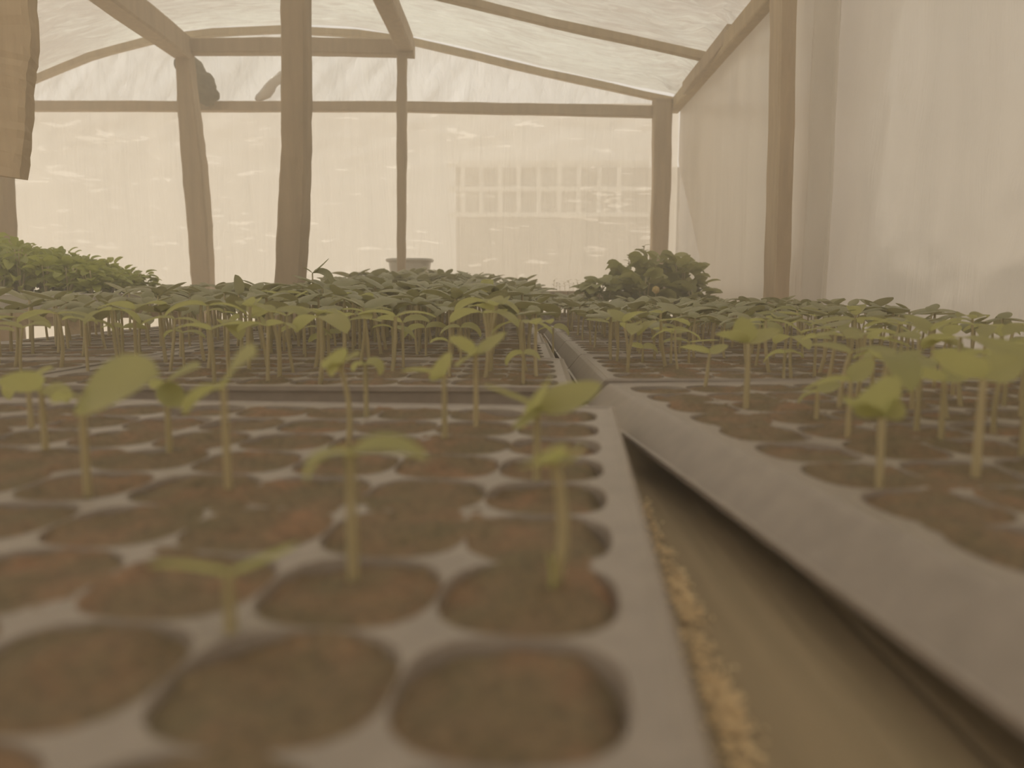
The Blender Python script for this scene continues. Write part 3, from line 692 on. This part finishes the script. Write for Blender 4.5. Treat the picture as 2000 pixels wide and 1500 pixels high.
# right: leafy clump against the right wall
shallow_tray('plant_tray', 0.40, 0.84, 2.90, 3.42, BZ, 'tray under the tall leafy clump at the right wall', M['tray'])
lp = [bush_proto('leafy_plant', 400 + k, 0.085, 0.20, 60, 0.062, 0.052, M['leafclump']) for k in range(3)]
used_l = set(); r = random.Random(5)
spots = [(1275, 3.15, 1.45, 'tallest leafy plant in the clump in front of the corner post'), (1225, 3.1, 1.16, 'leafy plant on the left of the clump before the corner post'),
         (1325, 3.12, 1.22, 'leafy plant on the right of the clump before the corner post'), (1175, 3.0, 0.93, 'low leafy plant at the left foot of the clump'),
         (1255, 2.96, 0.95, 'low leafy plant at the front of the clump, beside the orange flower'), (1355, 3.0, 0.75, 'low leafy plant at the right foot of the clump'), (1300, 3.3, 1.3, 'leafy plant at the back of the clump')]
for (px, Y, s, lab) in spots:
    src = lp[r.randrange(3)]; o = src if src.name not in used_l else copy_tree(src); used_l.add(src.name)
    o.location = ((px - 1006) / F * Y, Y, BZ + 0.035); o.rotation_euler = (0, 0, r.uniform(0, 6)); o.scale = (1.15, 1.15, s * 1.08)
    tag(o, lab, 'plant')
for ls, us in ((lp, used_l), (bp, used_b)):
    for q in ls:
        if q.name not in us:
            for ch in list(q.children): bpy.data.objects.remove(ch)
            bpy.data.objects.remove(q)
p = P(1281, 566, 2.83); a_, b_ = blob(0, 0, 0, .014, .012, .014, 3, .15, 3)
root = empty('flower', (p.x, p.y, BZ + .04)); tag(root, 'small round orange flower low in front of the leafy clump', 'flower')
mesh_obj('petals', [q + Vector((0, 0, p.z - BZ - .04)) for q in a_], b_, M['flower'], root)
v, f, _ = stem_geo(p.z - BZ - .045, .0018); mesh_obj('stem', v, f, M['stem'], root)
# thin sprouts
def sprout(seed):
    r = random.Random(seed); root = empty('thin_sprout', (0, 0, 0)); h = .07
    v, f, top = stem_geo(h, .0011, (r.uniform(-.008, .008), 0)); mesh_obj('stem', v, f, M['stem'], root)
    lv, lf = [], []
    for k in range(6):
        t = .45 + .55 * k / 5; b = Vector((0, 0, h * t)) + Vector((top.x * t, 0, 0)); az = k * 2.4 + r.random()
        a_, b_ = leaf_geo(b, az, .5, -.2, .022, .008, 4, roll=r.uniform(-.3, .3)); n0 = len(lv); lv += a_; lf += [tuple(n0 + q for q in g) for g in b_]
    mesh_obj('leaves', lv, lf, M['leafdark'], root); return root
sps = [sprout(k) for k in range(3)]; cnt = 0; r = random.Random(8)
for (px, py, Y, lab, grp) in [(x, 560, 4.45, 'thin sprout on the raised shelf left of the leafy clump', 'thin sprouts on the shelf') for x in (1080, 1087, 1094, 1103, 1111, 1118, 1127, 1136)] + \
        [(x, 0, 2.98, 'thin feathery sprout in the tray at the right foot of the leafy clump', 'thin sprouts right of the clump') for x in (1378, 1385, 1392, 1398, 1404)]:
    o = sps[cnt] if cnt < 3 else copy_tree(sps[cnt % 3]); cnt += 1
    z = 0.965 if Y > 4 else BZ + .04
    o.location = ((px - 1006) / F * Y, Y + r.uniform(-.05, .05), z); s = r.uniform(.75, 1.1) * (0.85 if Y > 4 else 1.5); o.scale = (1.1, 1.1, s); o.rotation_euler = (0, 0, r.uniform(0, 6))
    tag(o, lab, 'sprout', grp)
for i, (px, top) in enumerate(((1228, 497), (1258, 480))):
    Y = 3.2; p = P(px, top, Y); h = p.z - BZ - .035
    root = empty('thin_sprout', (p.x, Y, BZ + .035)); tag(root, ['lower left one of two thin tiny-leaved twigs rising out of the leafy clump', 'taller thin tiny-leaved twig rising out of the clump beside the corner post'][i], 'sprout')
    v, f, tp = stem_geo(h, .0014); mesh_obj('stem', v, f, M['stem'], root); lv, lf = [], []
    for k in range(9):
        a_, b_ = leaf_geo((0, 0, h * (.8 + .2 * k / 8)), k * 2.4, .4, -.2, .028, .013, 4); n0 = len(lv); lv += a_; lf += [tuple(n0 + q for q in g) for g in b_]
    mesh_obj('leaves', lv, lf, M['leafdark'], root)

# ------------------------------------------------------------------ basin
c_ = P(801, 540, 4.45); bw = 43 / F * 4.45; zt = P(800, 504, 4.35).z; bh = zt - 0.965
root = empty('plastic_basin', (c_.x, 4.45, 0.965)); tag(root, 'cloudy white plastic basin on the raised shelf behind the thinnest post', 'basin')
v, f = [], []; n = 40
prof = [(0.0, .004), (.62, .004), (.72, .02), (.86, bh * .55), (.93, bh * .9), (1.0, bh), (1.0, bh - .012), (.96, bh - .012), (.90, bh * .85), (.83, bh * .5), (.68, .012), (0.0, .010)]
for (r_, z_) in prof:
    for k in range(n):
        t = 2 * math.pi * k / n; e = 3.2; cc, ss = math.cos(t), math.sin(t); q = 1 / ((abs(cc) ** e + abs(ss) ** e) ** (1 / e))
        v.append((cc * q * r_ * bw, ss * q * r_ * bw * .8, z_))
for a in range(len(prof) - 1):
    for k in range(n): f.append((a * n + k, a * n + (k + 1) % n, (a + 1) * n + (k + 1) % n, (a + 1) * n + k))
mesh_obj('bowl', v, f, M['whitep'], root)
v, f = [], []
for (r_, z_) in ((1.0, bh - .004), (1.05, bh - .002), (1.06, bh - .012), (1.0, bh - .02)):
    for k in range(n):
        t = 2 * math.pi * k / n; e = 3.2; cc, ss = math.cos(t), math.sin(t); q = 1 / ((abs(cc) ** e + abs(ss) ** e) ** (1 / e)); v.append((cc * q * r_ * bw, ss * q * r_ * bw * .8, z_))
for a in range(3):
    for k in range(n): f.append((a * n + k, a * n + (k + 1) % n, (a + 1) * n + (k + 1) % n, (a + 1) * n + k))
mesh_obj('rim', v, f, M['whitep'], root)

# ------------------------------------------------------------------ spilt rice husks in the gap
r = random.Random(11); v, f = [], []
for i in range(4200):
    t = r.random(); py = 985 + t * 540
    dens = 0.55 if (1130 < py < 1215 or 1330 < py < 1440) else 0.16
    if r.random() > dens: continue
    px = np.interp(py, [985, 1040, 1130, 1215, 1300, 1380, 1500], [1258, 1276, 1316, 1350, 1372, 1412, 1452]) + r.gauss(0, 1) * np.interp(py, [985, 1500], [7, 20])
    p = G(px, py, BZ); p.z = BZ + .001 + abs(r.gauss(0, .0015)); L = r.uniform(.003, .0048); w = L * .38; a = r.uniform(0, 6.28); q = r.uniform(-.5, .5)
    d = Vector((math.cos(a), math.sin(a), q * .5)); s_ = Vector((-math.sin(a), math.cos(a), 0)); n0 = len(v); u = Vector((0, 0, w * .6))
    v += [p - d * L / 2, p + s_ * w / 2, p + d * L / 2, p - s_ * w / 2, p + u]; f += [(n0, n0 + 1, n0 + 4), (n0 + 1, n0 + 2, n0 + 4), (n0 + 2, n0 + 3, n0 + 4), (n0 + 3, n0, n0 + 4)]
tag(mesh_obj('rice_husks', v, f, M['husk'], None, False), 'trail of tan rice husks spilt on the bench plank in the gap between the near trays', 'rice husks', kind='stuff')
